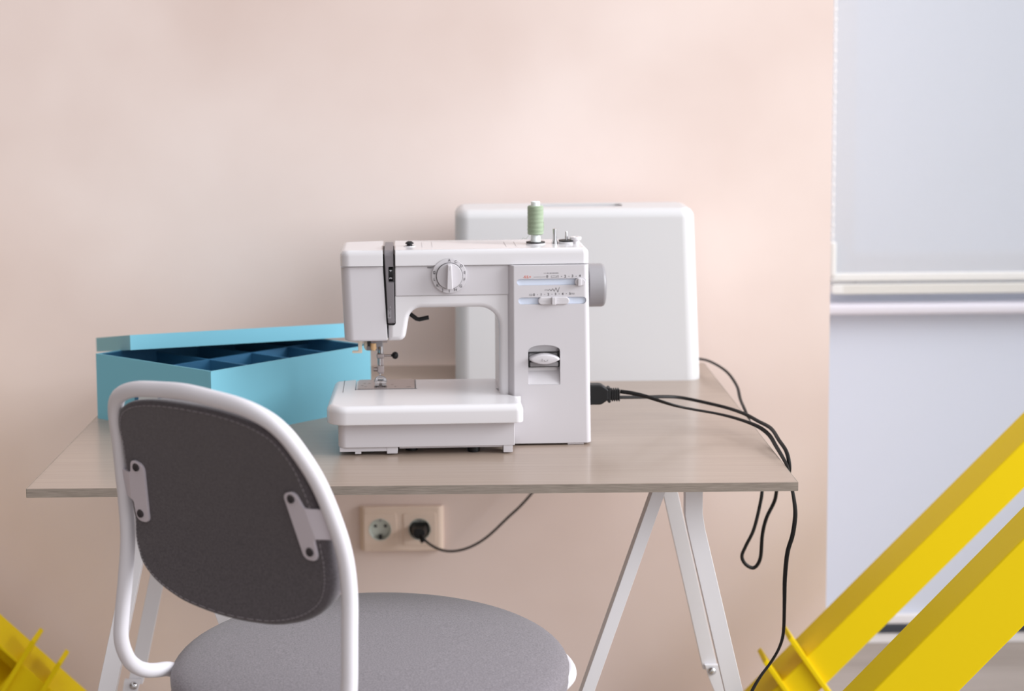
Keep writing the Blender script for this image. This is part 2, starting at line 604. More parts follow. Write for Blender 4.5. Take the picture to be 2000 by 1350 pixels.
# face plate at the left, cap along the top
fpb = prism(rpoly(mp([(-171, 11.5, 15), (-109, 11.5, 1), (-109, 127, 1), (-171, 127, 15)]), 8), 'z', 0.157, 0.2670, 0.003, 0.0006, 3)
for v in fpb.verts:
    if v.co.x < -0.14:
        v.co.x += 0.0045 * (0.267 - v.co.z) / 0.11
    elif v.co.x > -0.115:
        v.co.x += 0.0058 * (0.267 - v.co.z) / 0.11
link('face_plate', fpb, M['satin'], SM)


def cap_part(x0, x1, left, right):
    rl, rr = (15 if left else 0.8), (9 if right else 0.8)
    bm = prism(rpoly(mp([(x0, 7.5, rl), (x1, 7.5, rr), (x1, 127.5, rr), (x0, 127.5, rl)]), 8), 'z', 0.2685, 0.2915)
    top = [e for e in bm.edges if all(v.co.z > 0.29 for v in e.verts) and not all(abs(v.co.x - 0.001 * (x1 if left else x0)) < 0.0012 for v in e.verts)]
    bmesh.ops.bevel(bm, geom=top, offset=0.0085, segments=6, profile=0.5, affect='EDGES')
    return link('top_cover', bm, M['plastic'], SM)


cap_part(-171.5, -109, True, False)
cap_part(-91, 192.5, False, True)
link('thread_slot', boxes(mm(-111, -89, 22.5, 122, 160, 284), mm(-92.4, -91, 13.5, 23, 180.4, 284), mm(-104, -91.2, 13.5, 23, 180.2, 181.6)), M['dark'], SM)
chan = prism(rpoly(mp([(9.5, 183, 3), (9.5, 291, 9), (118, 291, 2), (118, 284, 0), (24, 284, 0), (24, 183, 0)]), 6), 'x', -0.1065, -0.0935, 0.0012, 0.0012, 2)
for v in chan.verts:
    if v.co.z < 0.283:
        v.co.x += (0.0040 if v.co.x < -0.1 else 0.0010) * (0.283 - v.co.z) / 0.1
ct = link('thread_channel', chan, M['grey_plastic'], SM)
cut(ct, mbox(-101, -90, 0, 16, 244, 267))
link('tension_dial', cyl(0.0165, -0.1005, -0.0942, 'x', mm(0, 28.5, 255.5), 40), M['black'], SM)
link('tension_mark', text([('4', -0.0975, 0.0113, 0.2610, 0.005, PI / 2), ('3', -0.0975, 0.0113, 0.2500, 0.005, PI / 2)], 0.0004), M['ink_pale'], SM)
em = boxes(mm(-102.5, -102.1, 9.1, 9.8, 192, 203), mm(-98.5, -98.1, 9.1, 9.8, 192, 203), mm(-102.5, -98.1, 9.1, 9.8, 191.6, 192), mm(-101, -99.6, 9.1, 9.8, 197.6, 198), mm(-101, -99.6, 9.1, 9.8, 200, 200.4), mm(-99, -98.6, 9.1, 9.8, 206, 209))
link('threading_mark', em, M['ink_pale'], SM, None)
for x in (-109.5, -91):
    link('thread_guide', tube(spline([mm(x, 60, 288), mm(x, 44, 293.5), mm(x, 30, 294.5), mm(x, 16, 291)], 5), 0.0009, 8), M['chrome'], SM)

# front panel with the stitch dial
fpn = prism(rpoly(mp([(-90.5, 224, 0.6), (79.5, 224, 0.6), (79.5, 267.3, 0.6), (-90.5, 267.3, 0.6)])), 'y', 0.0108, 0.02, 0.0006, 0, 2)
link('front_panel', fpn, M['satin'], SM)
link('panel_seam', boxes(mm(-90.5, 80, 11.6, 20, 222.9, 224.2), mm(79.2, 81, 6, 20, 223, 268), mm(-91, 80, 9, 20, 267.2, 268.7), mm(-170, -110, 13, 20, 266.6, 268.8)), M['emboss'], SM, None)
dc = mm(-12, 0, 253)
ring = link('stitch_dial_plate', lathe([(0, 0), (0.0252, 0.0), (0.0256, 0.0006), (0.0256, 0.0035), (0.0252, 0.004), (0, 0.004)], 'y', (dc[0], 0.0105, dc[2]), 64), M['satin'], SM)
link('dial_gap', lathe([(0.0, 0.0), (0.0196, 0.0), (0.0196, 0.0004), (0, 0.0004)], 'y', (dc[0], 0.0065, dc[2]), 56), M['ink'], SM)  # dark disc painted in for the shadow in the gap round the knob
link('dial_outline', lathe([(0.0254, 0.0), (0.0259, 0.0), (0.0259, 0.0003), (0.0254, 0.0003)], 'y', (dc[0], 0.0073, dc[2]), 64), M['emboss'], SM)
kn = lathe([(0, 0), (0.0187, 0), (0.0187, 0.004), (0.0182, 0.0052), (0.0, 0.0056)], 'y', (dc[0], 0.0063, dc[2]), 56)
knob = link('stitch_dial', kn, M['satin'], SM)
gp = prism(rpoly([(-0.0045, -0.0180, 0.0015), (0.0045, -0.0180, 0.0015), (0.0030, 0.0180, 0.0015), (-0.0030, 0.0180, 0.0015)], 4), 'y', -0.0105, 0.003, 0.0013, 0, 4)
for v in gp.verts:
    v.co += Vector((dc[0], 0, dc[2]))
link('finger_grip', gp, M['satin'], knob)
link('pointer_line', box(dc[0] - 0.0003, dc[0] + 0.0003, -0.0106, -0.0100, dc[2] + 0.010, dc[2] + 0.0148), M['emboss'], knob, None)
lets = []
for s, a in (('A', 0), ('C', 25), ('D', 51), ('E', 79), ('F', 105), ('G', 133), ('H', 157), ('I', 181), ('J', 206), ('K', 231), ('L', 257)):
    t = math.radians(a)
    lets.append((s, dc[0] + 0.0226 * math.sin(t), 0.0064, dc[2] + 0.0226 * math.cos(t), 0.0056, 0))
lets.append(('RESET', -0.0400, 0.0106, 0.2648, 0.0031, 0))
link('dial_lettering', text(lets), M['ink'], SM, None)
t = math.radians(283)
bx, bz = dc[0] + 0.0226 * math.sin(t), dc[2] + 0.0226 * math.cos(t)
bh = boxes((bx - .0014, bx - .0007, .0062, .0065, bz - .0022, bz + .0022), (bx + .0007, bx + .0014, .0062, .0065, bz - .0022, bz + .0022),
           (bx - .0014, bx + .0014, .0062, .0065, bz + .0013, bz + .0022), (bx - .0014, bx + .0014, .0062, .0065, bz - .0022, bz - .0013))
link('buttonhole_mark', bh, M['dark'], SM, None)

# stitch length and width sliders
link('length_slider', prism(caps(170.5, 186.5, 242.6, 10.4), 'y', -0.0035, 0.003, 0.0012, 0, 3), M['satin'], SM)
link('slider_grip', prism(rpoly(mp([(174.6, 237.3, 1), (179.6, 237.3, 1), (179.6, 248.2, 1), (174.6, 248.2, 1)]), 4), 'y', -0.0075, 0.0, 0.0008, 0, 3), M['satin'], SM)
link('width_slider', prism(caps(117, 162.5, 215.3, 11), 'y', -0.0025, 0.003, 0.0012, 0, 3), M['satin'], SM)
link('slider_grip', prism(rpoly(mp([(136.6, 210, 1), (142.4, 210, 1), (142.4, 221, 1), (136.6, 221, 1)]), 4), 'y', -0.0070, 0.0, 0.0008, 0, 3), M['satin'], SM)
it = [('0', .1305, -.0001, .2508, .0054, 0), ('1', .1463, -.0001, .2508, .0054, 0), ('2', .1568, -.0001, .2509, .0054, 0), ('3', .1674, -.0001, .2511, .0054, 0), ('4', .1782, -.0001, .2513, .0054, 0)]
it += [(c, .1110 + .0105 * k, -.0001, .2243 + .0002 * k, .0050, 0) for k, c in enumerate('012345')]
tb = text(it)
for x in (.1515, .1622, .1728):
    merge(tb, box(x - .0005, x + .0005, -.0002, .0003, .2504, .2512))
for k in range(5):
    x = .1163 + .0105 * k
    merge(tb, box(x - .0004, x + .0004, -.0002, .0003, .2241 + .0002 * k, .2249 + .0002 * k))
for k, w in enumerate((.0004, .0006, .0011, .0016, .0021, .0024)):       # growing dashes over the length scale
    x = .1262 + (0, .0023, .0052, .0090, .0134, .0183)[k]
    merge(tb, box(x - w, x + w, -.0002, .0003, .2556, .2563))
zig = [(126.5, 231.0), (130, 231.4), (132, 230.4), (134, 232.2), (136, 229.6), (138.4, 233.2), (140.6, 228.9), (143.2, 234.4), (146, 227.8), (148.2, 235.0)]
for p, q in zip(zig, zig[1:]):
    merge(tb, tube([mm(p[0], 0, p[1]), mm(q[0], 0, q[1])], 0.00028, 6))
merge(tb, box(.1105, .1280, -.0002, .0003, .2504, .25065))
for x0, x1 in ((.1362, .1442), (.1045, .1082)):                              # little buttonhole symbols
    zc = .2508 if x0 > .12 else .2243
    for a in ((x0, x1, zc + .0010, zc + .0013), (x0, x1, zc - .0013, zc - .0010), (x0, x0 + .0003, zc - .0013, zc + .0013), (x1 - .0003, x1, zc - .0013, zc + .0013)):
        merge(tb, box(a[0], a[1], -.0002, .0003, a[2], a[3]))
for x in (.1662, .1690):
    merge(tb, tube([(x + .0013 * math.cos(k * PI / 5), 0, .2253 + .0009 * math.sin(k * PI / 5)) for k in range(10)], 0.0002, 5, closed=True))
link('scale_lettering', tb, M['ink'], SM, None)
link('stretch_stitch_lettering', text([('-S.S.+', .1012, -.0001, .2506, .0052, 0)]), M['ink_red'], SM, None)

# reverse lever in its recess
rec = prism(mp([(15.9, 116), (0.6, 91.2), (15.9, 91.2)]), 'x', 0.1022, 0.1488)
link('lever_recess', rec, M['satin'], SM)
lf = boxes(mm(103, 148.2, 7, 15.5, 115.5, 117), mm(103, 148.2, 7, 15.5, 136.5, 138), mm(103, 104.3, 7, 15.5, 116, 137.5), mm(147, 148.2, 7, 15.5, 116, 137.5), mm(104, 147.5, 13, 15.6, 116, 137))
link('lever_surround', lf, M['dark'], SM, None)
lens = [(0.1258 + 0.0220 * math.cos(t), 0.1288 + 0.0074 * math.sin(t) * (1 - 0.30 * math.cos(t) ** 2)) for t in [2 * PI * k / 40 for k in range(40)]]
lv = dome(lens, (0.1258, 0.1288), [(0.012, 1.0), (-0.0045, 1.0), (-0.0062, 0.965), (-0.0074, 0.90), (-0.0080, 0.80), (-0.0082, 0.0)])
for v in lv.verts:
    v.co.z += 0.0008
lever = link('reverse_lever', lv, M['satin'], SM)
link('lever_stem', mbox(105, 146.6, 2, 14, 117.5, 124, 1, 2), M['wheel'], SM)
ub = tube(spline([mm(130.5, -7, 131.5), mm(130.5, -8.6, 128.6), mm(128, -8.9, 127.4), mm(125.6, -8.6, 128.6), mm(125.6, -7, 131.5)], 4), 0.0004, 6)
merge(ub, box(.1225, .1229, -.0092, -.0085, .1272, .1312))
link('return_mark', ub, M['emboss'], lever)

# hand wheel
hw = lathe([(0, 0), (0.0305, 0), (0.0325, 0.0015), (0.0325, 0.021), (0.0312, 0.0245), (0.028, 0.0265), (0, 0.027)], 'x', mm(195.5, 62, 228.5), 56)
link('hand_wheel', hw, M['wheel'], SM)

# spool pin and bobbin winder on top
link('spool_felt', cyl(0.0142, 0, 0.0016, 'z', mm(119, 65, 293.2), 32), M['dark'], SM)
link('spool_rest', lathe([(0, 0), (0.0146, 0), (0.0146, 0.0012), (0.0136, 0.0017), (0, 0.0017)], 'z', mm(119, 65, 291.5), 32), M['plastic'], SM)
link('spool_pin', cyl(0.0022, 0, 0.058, 'z', mm(119, 65, 292), 12), M['plastic'], SM)
bw = lathe([(0.0, 0), (0.0048, 0.0), (0.0045, 0.003), (0.0032, 0.006), (0.0030, 0.019), (0.0033, 0.020), (0.0031, 0.0225), (0, 0.0232)], 'z', mm(147.8, 65, 291.2), 16)
link('bobbin_spindle', bw, M['chrome'], SM)
link('winder_slot', cyl(0.0125, 0, 0.0012, 'z', mm(166, 66, 295.5), 32), M['dark'], SM)
link('winder_shaft', lathe([(0, 0), (0.0024, 0), (0.0024, 0.009), (0.0018, 0.010), (0.0018, 0.0155), (0.001, 0.0165), (0, 0.0165)], 'z', mm(165.3, 66, 293), 14), M['chrome'], SM)
link('winder_base', lathe([(0, 0), (0.0128, 0), (0.0128, 0.003), (0, 0.0035)], 'z', mm(166, 66, 291.6), 32), M['plastic'], SM)
bs = lathe([(0, 0), (0.0052, 0), (0.0052, 0.0055), (0.0080, 0.0060), (0.0086, 0.0068), (0.0086, 0.0100), (0.0078, 0.0108), (0.003, 0.0108), (0.0026, 0.0098), (0, 0.0098)], 'z', mm(178.5, 60, 291.2), 28)
link('bobbin_stopper', bs, M['plastic'], SM)
tgd = lathe([(0, 0), (0.0065, 0), (0.0068, 0.001), (0.0042, 0.0012), (0.0042, 0.0035), (0.0062, 0.0038), (0.0062, 0.0052), (0.0035, 0.0075), (0, 0.008)], 'z', mm(-69.5, 55, 291.3), 24)
link('thread_tension_guide', tgd, M['black'], SM)
link('guide_seat', cyl(0.0085, 0, 0.0012, 'z', mm(-69.5, 55, 291.1), 24), M['plastic'], SM)
for x, y0, y1 in ((-51, 40, 100), (-36, 40, 100), (73, 35, 95), (88, 35, 95)):
    link('cover_seam', mbox(x - 0.4, x + 0.4, y0, y1, 291.2, 291.75), M['emboss'], SM, None)

# presser-foot lifter
ll = bmesh.new()
merge(ll, tube([mm(-76, 80, 189), mm(-70.5, 80, 186.5), mm(-60, 80, 178.2), mm(-56, 80, 177.3), mm(-43, 80, 179.8), mm(-41.5, 80, 180)], 0.0028, 10, r2=0.0034))
link('presser_lever', ll, M['black'], SM)

# needle assembly under the head
nx, ny = -115.5, 90
link('head_underplate', mbox(-126, -99, 70, 110, 149.5, 157, 1, 2), M['cream'], SM)
link('needle_bar', cyl(0.0032, 0.118, 0.150, 'z', mm(nx + 1.5, ny, 0), 16), M['chrome'], SM)
link('presser_bar', cyl(0.0044, 0.093, 0.150, 'z', mm(nx, ny + 9, 0), 16), M['steel'], SM)
link('bar_collar', mbox(nx - 6, nx + 11, ny - 5, ny + 12, 141.0, 143.2, 0.6, 2), M['steel'], SM)
link('needle_clamp', mbox(nx - 5.5, nx + 6, ny - 6, ny + 5, 117.5, 124.6, 1.5, 3), M['steel'], SM)
cs = cyl(0.0019, 0, 0.013, 'x', mm(nx + 5, ny, 121), 12)
cscrew = link('clamp_screw', cs, M['steel'], SM)
link('screw_knob', lathe([(0, -0.001), (0.0018, -0.001), (0.002, 0.0012), (0.0042, 0.0022), (0.0055, 0.0046), (0.0058, 0.0062), (0.0052, 0.0084), (0.0034, 0.0102), (0, 0.0110)], 'x', mm(nx + 16.5, ny, 121), 20), M['black'], cscrew)
link('needle', lathe([(0, 0.0), (0.0003, 0.006), (0.0006, 0.010), (0.0006, 0.028), (0.0011, 0.030), (0.0011, 0.044), (0, 0.044)], 'z', mm(nx - 0.5, ny, 76.2), 10), M['chrome'], SM)
fh = bmesh.new()
merge(fh, mbox(nx - 4.5, nx + 5.5, ny - 4, ny + 8, 95, 106, 1.2, 2))
merge(fh, mbox(nx - 3, nx + 5, ny, ny + 8, 92, 118, 1.2, 2))
link('foot_holder', fh, M['steel'], SM)
link('thumb_screw', cyl(0.0034, -0.0065, 0, 'x', mm(nx - 4, ny + 4, 99.5), 14, 0.0006), M['steel'], SM)
pf = bmesh.new()
arc = [(nx + 8.6 * math.cos(a), 80.5 + 8.5 * math.sin(a)) for a in [PI * k / 12 for k in range(13)]]
merge(pf, tube([mm(x, ny, z) for x, z in arc], 0.0013, 8))
merge(pf, mbox(nx - 8.2, nx + 8.2, ny - 1.5, ny + 4, 81.2, 86.0, 1, 2))
merge(pf, mbox(nx - 8.5, nx - 2.2, ny - 14, ny + 9, 77.4, 78.8, 0.5, 2))
merge(pf, mbox(nx + 2.2, nx + 8.5, ny - 14, ny + 9, 77.4, 78.8, 0.5, 2))
merge(pf, mbox(nx - 8.5, nx + 8.5, ny + 1, ny + 9, 77.4, 79.6, 0.5, 2))
pfo = link('presser_foot', pf, M['chrome'], SM)
link('foot_slot', mbox(nx - 4.6, nx + 4.6, ny - 2.0, ny - 1.3, 83.0, 84.6), M['dark'], pfo, None)
link('threader_hook', boxes(mm(-157.5, -142.5, 78, 84, 127.3, 130.6, 1, 2), mm(-148.5, -142.5, 78, 86, 129.5, 158, 1, 2)), M['cream'], SM)
link('threader_body', boxes(mm(-129.5, -112, 84, 96, 135.5, 157, 1, 2), mm(-136, -118, 88, 98, 129, 136, 1, 2)), M['wheel'], SM)
link('threader_pivot', boxes(mm(-143, -131, 84, 92, 146.5, 157, 1, 2), mm(-134.8, -130.2, 82.5, 84.5, 136.5, 150, 0.6, 2)), M['dark'], SM)
lamp = link('work_lamp', lathe([(0, 0), (0.004, 0.001), (0.0062, 0.005), (0.0066, 0.012), (0.0055, 0.019), (0, 0.019)], 'z', mm(-134, 95, 128), 20), M['cream'], SM)
link('lamp_lens', lathe([(0, 0), (0.003, 0.001), (0.0046, 0.004), (0.0046, 0.012), (0, 0.012)], 'z', mm(-125.5, 86, 129), 16), M['amber'], SM)
link('threader_clip', mbox(-128.5, -118.5, 82, 85, 144.5, 152.5, 0.8, 2), M['copper'], SM)

# bed: extension table round the free arm
tp = rpoly(mp([(-193, -62, 30), (90.5, -62, 11), (90.5, -4.5, 2), (81, -4.5, 4), (62, 24, 4), (57, 55.5, 0), (-153.5, 55.5, 2), (-153.5, 132, 2), (-187, 132, 8)]), 8)
tr = prism(tp, 'z', 0.0485, 0.0755)
outer = [e for e in tr.edges if all(v.co.z > 0.07 for v in e.verts) and (all(v.co.y < -0.02 for v in e.verts) or all(v.co.x < -0.16 for v in e.verts) or (all(v.co.x > 0.0904 for v in e.verts)))]
bmesh.ops.bevel(tr, geom=outer, offset=0.010, segments=6, profile=0.5, affect='EDGES')
bevel_if(tr, lambda e: all(v.co.z < 0.0486 for v in e.verts) and all(v.co.y < -0.02 or v.co.x < -0.16 for v in e.verts), 0.002, 2)
link('extension_table', tr, M['plastic'], SM)
fa = prism(rpoly(mp([(-152.6, 56.3, 1), (62, 56.3, 1), (62, 130, 6), (-152.6, 130, 6)])), 'z', 0.012, 0.0752, 0.001, 0.001, 2)
link('free_arm', fa, M['plastic'], SM)
bs_ = prism(rpoly(mp([(-176, -46, 12), (78.5, -46, 1), (78.5, 128, 2), (-176, 128, 12)]), 6), 'z', 0.0125, 0.0488, 0.001, 0, 2)
link('accessory_box', bs_, M['satin'], SM)
link('needle_plate', prism(rpoly(mp([(-149.5, 61.5, 2), (-64, 61.5, 2), (-64, 129, 6), (-149.5, 129, 6)])), 'z', 0.0750, 0.0764, 0.0, 0.0004, 2), M['steel'], SM)
gm = bmesh.new()
for dx in (-7.5, 7.5):
    merge(gm, mbox(nx + dx - 1.6, nx + dx - 0.9, 66, 78, 76.3, 76.55))
    merge(gm, mbox(nx + dx + 0.9, nx + dx + 1.6, 66, 78, 76.3, 76.55))
    merge(gm, mbox(nx + dx - 1.6, nx + dx + 1.6, 65.6, 66.4, 76.3, 76.55))
merge(gm, mbox(nx - 3.5, nx + 3.5, 77, 83, 76.3, 76.55))
for x, y in ((-143, 84), (-138, 76), (-133, 99), (-98, 88), (-93, 74), (-75, 70), (-72, 72), (-140, 100)):
    merge(gm, mbox(x - 1.7, x + 1.7, y - 0.5, y + 0.5, 76.3, 76.55))
link('plate_marking', gm, M['ink'], SM, None)
link('bed_seam', boxes(mm(-63.6, -62.2, 61, 129, 75.1, 75.7), mm(-152.9, -60, 60.4, 61.5, 75.1, 75.5), mm(-171.4, -170.6, 40, 128, 75.3, 75.75)), M['ink'], SM, None)
for a_ in ((-174, -90, -43, -20, 6, 12.6, 0.8, 2), (-152, -143, -42.5, -25, 2.5, 8, 0.8, 2), (-106, -90.5, -43.5, -20, 2.5, 12.5, 0.8, 2), (62, 75.5, -45, -20, 2, 14, 0.8, 2), (-88, 62, -42, 40, 9.5, 13, 0.6, 2), (160, 184, 2, 40, 0.4, 4, 0.5, 2)):
    link('underside_rib', mbox(*a_), M['satin'], SM)
for x, y, r in ((-70, -10, 9), (20, -25, 9), (178, 30, 9), (-150, 60, 10), (178, 105, 9), (60, 105, 9)):
    link('rubber_foot', cyl(r * 0.001, 0.0001, 0.0125 if x < 100 else 0.0035, 'z', mm(x, y, 0), 20), M['black'], SM)

# ------------------------------------------------------------------ thread spool on its pin
SPO = Vector((0, 2.3635, TT)) + Matrix.Rotation(math.radians(2), 3, 'Z') @ Vector(mm(119, 65, 294.9))
sp = thing('thread_spool', 'sage green thread spool standing on the sewing machine', 'spool', SPO)
prof = [(0.0068, 0.0105)]
for k in range(64):
    z = 0.0105 + 0.0435 * k / 63
    ed = min(1.0, (k + 1) / 3.0, (64 - k) / 3.0)
    prof.append(((0.0121 if k % 2 else 0.0117) * (0.80 + 0.20 * ed) + 0.0001 * math.sin(k * 0.7), z))
prof.append((0.0068, 0.054))
th = lathe(prof, 'z', (0, 0, 0), 40)
for z0, dz in ((0.020, 0.004), (0.0262, -0.0035), (0.0235, 0.0015)):
    merge(th, tube([(0.0121 * math.cos(a), 0.0121 * math.sin(a), z0 + dz * math.sin(a * 0.5 + 2.0)) for a in [2 * PI * k / 40 for k in range(40)]], 0.00032, 5, closed=True))
link('thread_winding', th, M['thread'], sp, 60)
link('spool_core', lathe([(0.0026, 0), (0.0078, 0), (0.0076, 0.002), (0.0066, 0.011), (0.0066, 0.053), (0.0068, 0.0595), (0.0060, 0.0603), (0.0026, 0.0603), (0.0026, 0.0)], 'z', (0, 0, 0), 28), M['core'], sp)
link('loose_thread_end', tube(spline([(-0.008, -0.004, 0.0125), (-0.012, -0.006, 0.008), (-0.015, -0.006, 0.0045), (-0.0185, -0.005, 0.0062), (-0.021, -0.005, 0.0035)], 6), 0.00022, 5), M['thread'], sp)

# ------------------------------------------------------------------ hard cover of the machine, standing behind it
CV = thing('machine_cover', 'white plastic carrying cover standing behind the sewing machine', 'machine cover', (0.2102, 2.832, TT), 0.0)
W2, H, D = 0.2158, 0.3035, 0.140
pl = rpoly([(-W2, 0, 0.026), (W2, 0, 0.026), (W2, D, 0.026), (-W2, D, 0.026)], 8)
cv = prism(pl, 'z', 0.0, H)
bmesh.ops.bevel(cv, geom=[e for e in cv.edges if all(v.co.z > H - 0.001 for v in e.verts)], offset=0.017, segments=7, profile=0.5, affect='EDGES')
for v in cv.verts:
    k = v.co.z / H
    v.co.x = v.co.x * (1 - 0.031 * k) + (-0.0052 * k)
    v.co.y = v.co.y + 0.004 * k * (1 if v.co.y < D / 2 else -1)
cvo = link('cover_shell', cv, M['cover'], CV)
cut(cvo, prism(rpoly([(-0.078, 0.048, 0.012), (0.083, 0.048, 0.012), (0.083, 0.098, 0.012), (-0.078, 0.098, 0.012)], 5), 'z', H - 0.022, H + 0.02))
link('carry_handle', box(-0.0775, 0.0825, 0.062, 0.084, H - 0.0215, H - 0.0075, 0.004, 3), M['cover'], CV)

# ------------------------------------------------------------------ storage box and its lid
C0, L0, R0 = Vector((-0.3707, 2.419, TT)), Vector((-0.577, 2.573, TT)), Vector((-0.143, 2.629, TT))
bxo = thing('storage_box', 'turquoise compartment box standing open on the desk beside the sewing machine', 'box', C0)
eu, ev = R0 - C0, L0 - C0
HB = 0.105


def skew(bm):
    """unit-square plan -> the box's plan; x runs along the long side, y along the short side"""
    for v in bm.verts:
        v.co = eu * v.co.x + ev * v.co.y + Vector((0, 0, v.co.z))
    return bm


tx, ty = 0.0022 / eu.length, 0.0022 / ev.length
walls = boxes((0, 1, 0, ty, 0, HB), (0, 1, 1 - ty, 1, 0, HB), (0, tx, ty, 1 - ty, 0, HB), (1 - tx, 1, ty, 1 - ty, 0, HB), (tx, 1 - tx, ty, 1 - ty, 0, 0.003))
link('box_wall', skew(walls), M['blue'], bxo, None)
e = 0.0004
lx, ly = tx + e, ty + e * 2
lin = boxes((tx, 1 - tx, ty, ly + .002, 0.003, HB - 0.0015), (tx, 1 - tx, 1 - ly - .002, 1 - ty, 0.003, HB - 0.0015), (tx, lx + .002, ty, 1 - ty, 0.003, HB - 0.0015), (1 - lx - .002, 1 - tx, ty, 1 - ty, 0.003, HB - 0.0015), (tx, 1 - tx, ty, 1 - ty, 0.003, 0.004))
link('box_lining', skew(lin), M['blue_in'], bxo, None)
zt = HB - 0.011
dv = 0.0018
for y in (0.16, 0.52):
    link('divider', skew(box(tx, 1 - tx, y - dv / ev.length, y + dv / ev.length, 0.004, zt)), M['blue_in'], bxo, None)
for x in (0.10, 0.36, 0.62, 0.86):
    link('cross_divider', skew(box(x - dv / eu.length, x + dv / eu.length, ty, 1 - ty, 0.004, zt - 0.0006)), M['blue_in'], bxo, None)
lh = skew(boxes((-0.0035, 0.0005, 0.44, 0.625, 0.030, 0.066)))
link('label_card', lh, M['card'], bxo, None)
lh2 = skew(boxes((-0.006, 0.0, 0.415, 0.445, 0.026, 0.070), (-0.006, 0.0, 0.62, 0.65, 0.026, 0.070), (-0.006, 0.0, 0.415, 0.65, 0.026, 0.031)))
link('label_frame', lh2, M['blue_in'], bxo, None)
# folded corner seam of the paper at the near corner
link('corner_seam', skew(box(-0.002, -0.0001, 0.0, 0.035, 0.001, HB - 0.001)), M['blue'], bxo, None)

FL = Vector((-0.515, 2.540, 0.8630))
u = Vector((math.cos(math.radians(24)), math.sin(math.radians(24)), -0.024)).normalized()
n0 = Vector((-math.sin(math.radians(24)), math.cos(math.radians(24)), -0.176))
vv = (n0 - u * n0.dot(u)).normalized()
ww = u.cross(vv)
LL, LD, LH = 0.372, 0.262, 0.0235
lb = boxes((0, LL, 0, LD, LH - 0.0022, LH), (0, LL, 0, 0.002, 0, LH - 0.0022), (0, LL, LD - 0.002, LD, 0, LH - 0.0022), (0, 0.002, 0.002, LD - 0.002, 0, LH - 0.0022), (LL - 0.002, LL, 0.002, LD - 0.002, 0, LH - 0.0022))
for v in lb.verts:
    v.co = u * v.co.x + vv * v.co.y + ww * v.co.z
ld = link('box_lid', lb, M['blue'], None, None)
ld.location = FL
tag(ld, 'turquoise cardboard lid lying tilted on top of the open box', 'lid')

# ------------------------------------------------------------------ cords
pc = thing('power_cord', 'black mains cord from the sewing machine plug to the wall socket', 'cord', (0, 0, 0))
Rz = Matrix.Rotation(math.radians(2), 3, 'Z')
loc = lambda x, y, z: Vector((0, 2.3635, TT)) + Rz @ Vector(mm(x, y, z))
pg = bmesh.new()
merge(pg, prism(rpoly(mp([(194.5, 44.5, 1), (218, 44.5, 11), (229, 52, 3), (229, 67.5, 3), (218, 75, 11), (194.5, 75, 1)]), 6), 'y', 0.066, 0.088, 0.0025, 0.0025, 3))
merge(pg, prism(rpoly(mp([(228, 46, 2), (232.5, 47.5, 1), (232.5, 69.5, 1), (228, 71, 2)]), 3), 'y', 0.067, 0.087, 0.002, 0.002, 2))
merge(pg, mbox(231, 246, 70, 84, 50.5, 65.5, 2.5, 2))
for k in range(4):
    merge(pg, mbox(234 + 3.4 * k, 236.2 + 3.4 * k, 69, 85, 48.8, 67.3, 1.0, 2))
for v in pg.verts:
    v.co = Vector((0, 2.3635, TT)) + Rz @ v.co
link('machine_plug', pg, M['black'], pc)
CA = [loc(240, 77, 62.5), loc(248, 77, 62.5), (0.2624, 2.4435, 0.8080), (0.2834, 2.4425, 0.8030), (0.3055, 2.4450, 0.7950), (0.3299, 2.4525, 0.7860), (0.3560, 2.4610, 0.7785), (0.3941, 2.4627, 0.7710), (0.4215, 2.4400, 0.7680), (0.4453, 2.4088, 0.7640),
      (0.4575, 2.3780, 0.7580), (0.4594, 2.3333, 0.7520), (0.4594, 2.2700, 0.7462), (0.4594, 2.2440, 0.7405)]
CB = [loc(240, 77, 53.5), loc(248, 77, 53.5), (0.2920, 2.5120, 0.7870), (0.3268, 2.5460, 0.7800), (0.3525, 2.5560, 0.7760), (0.3825, 2.5410, 0.7725), (0.4168, 2.5040, 0.7705), (0.4362, 2.4576, 0.7710), (0.4488, 2.4193, 0.7690), (0.4592, 2.3709, 0.7690), (0.4604, 2.3161, 0.7645), (0.4640, 2.2830, 0.7570), (0.4652, 2.2670, 0.7440)]
# mains: over the desk edge, hanging loop, up again, arc behind the cover, down the wall to the socket
mains = CB + [(0.4654, 2.2690, 0.728), (0.4660, 2.30, 0.705), (0.4780, 2.40, 0.675), (0.4890, 2.47, 0.655), (0.4912, 2.50, 0.6236), (0.4787, 2.50, 0.5960), (0.4725, 2.50, 0.5690), (0.4697, 2.50, 0.5321), (0.4602, 2.50, 0.5165), (0.4473, 2.50, 0.5216), (0.4408, 2.50, 0.5348), (0.4470, 2.50, 0.5520), (0.4588, 2.50, 0.5773), (0.4689, 2.505, 0.6140), (0.4735, 2.51, 0.6426),
              (0.4740, 2.53, 0.690), (0.4655, 2.60, 0.735), (0.4680, 2.68, 0.745), (0.4740, 2.75, 0.7530), (0.4680, 2.82, 0.7640), (0.4500, 2.88, 0.7700), (0.4390, 2.94, 0.7640), (0.4230, 2.985, 0.757), (0.395, 3.006, 0.750), (0.360, 3.010, 0.738), (0.30, 3.012, 0.700), (0.22, 3.000, 0.610), (0.1304, 2.98, 0.5018), (0.0874, 2.98, 0.4584), (0.0490, 2.98, 0.4226), (0.0154, 2.98, 0.4033), (-0.0161, 2.98, 0.3967), (-0.0419, 2.98, 0.4019), (-0.0620, 2.98, 0.4150), (-0.0710, 2.982, 0.4260)]
link('cable', tube(spline(mains, 7), 0.0023, 10, r2=0.0029), M['rubber'], pc)
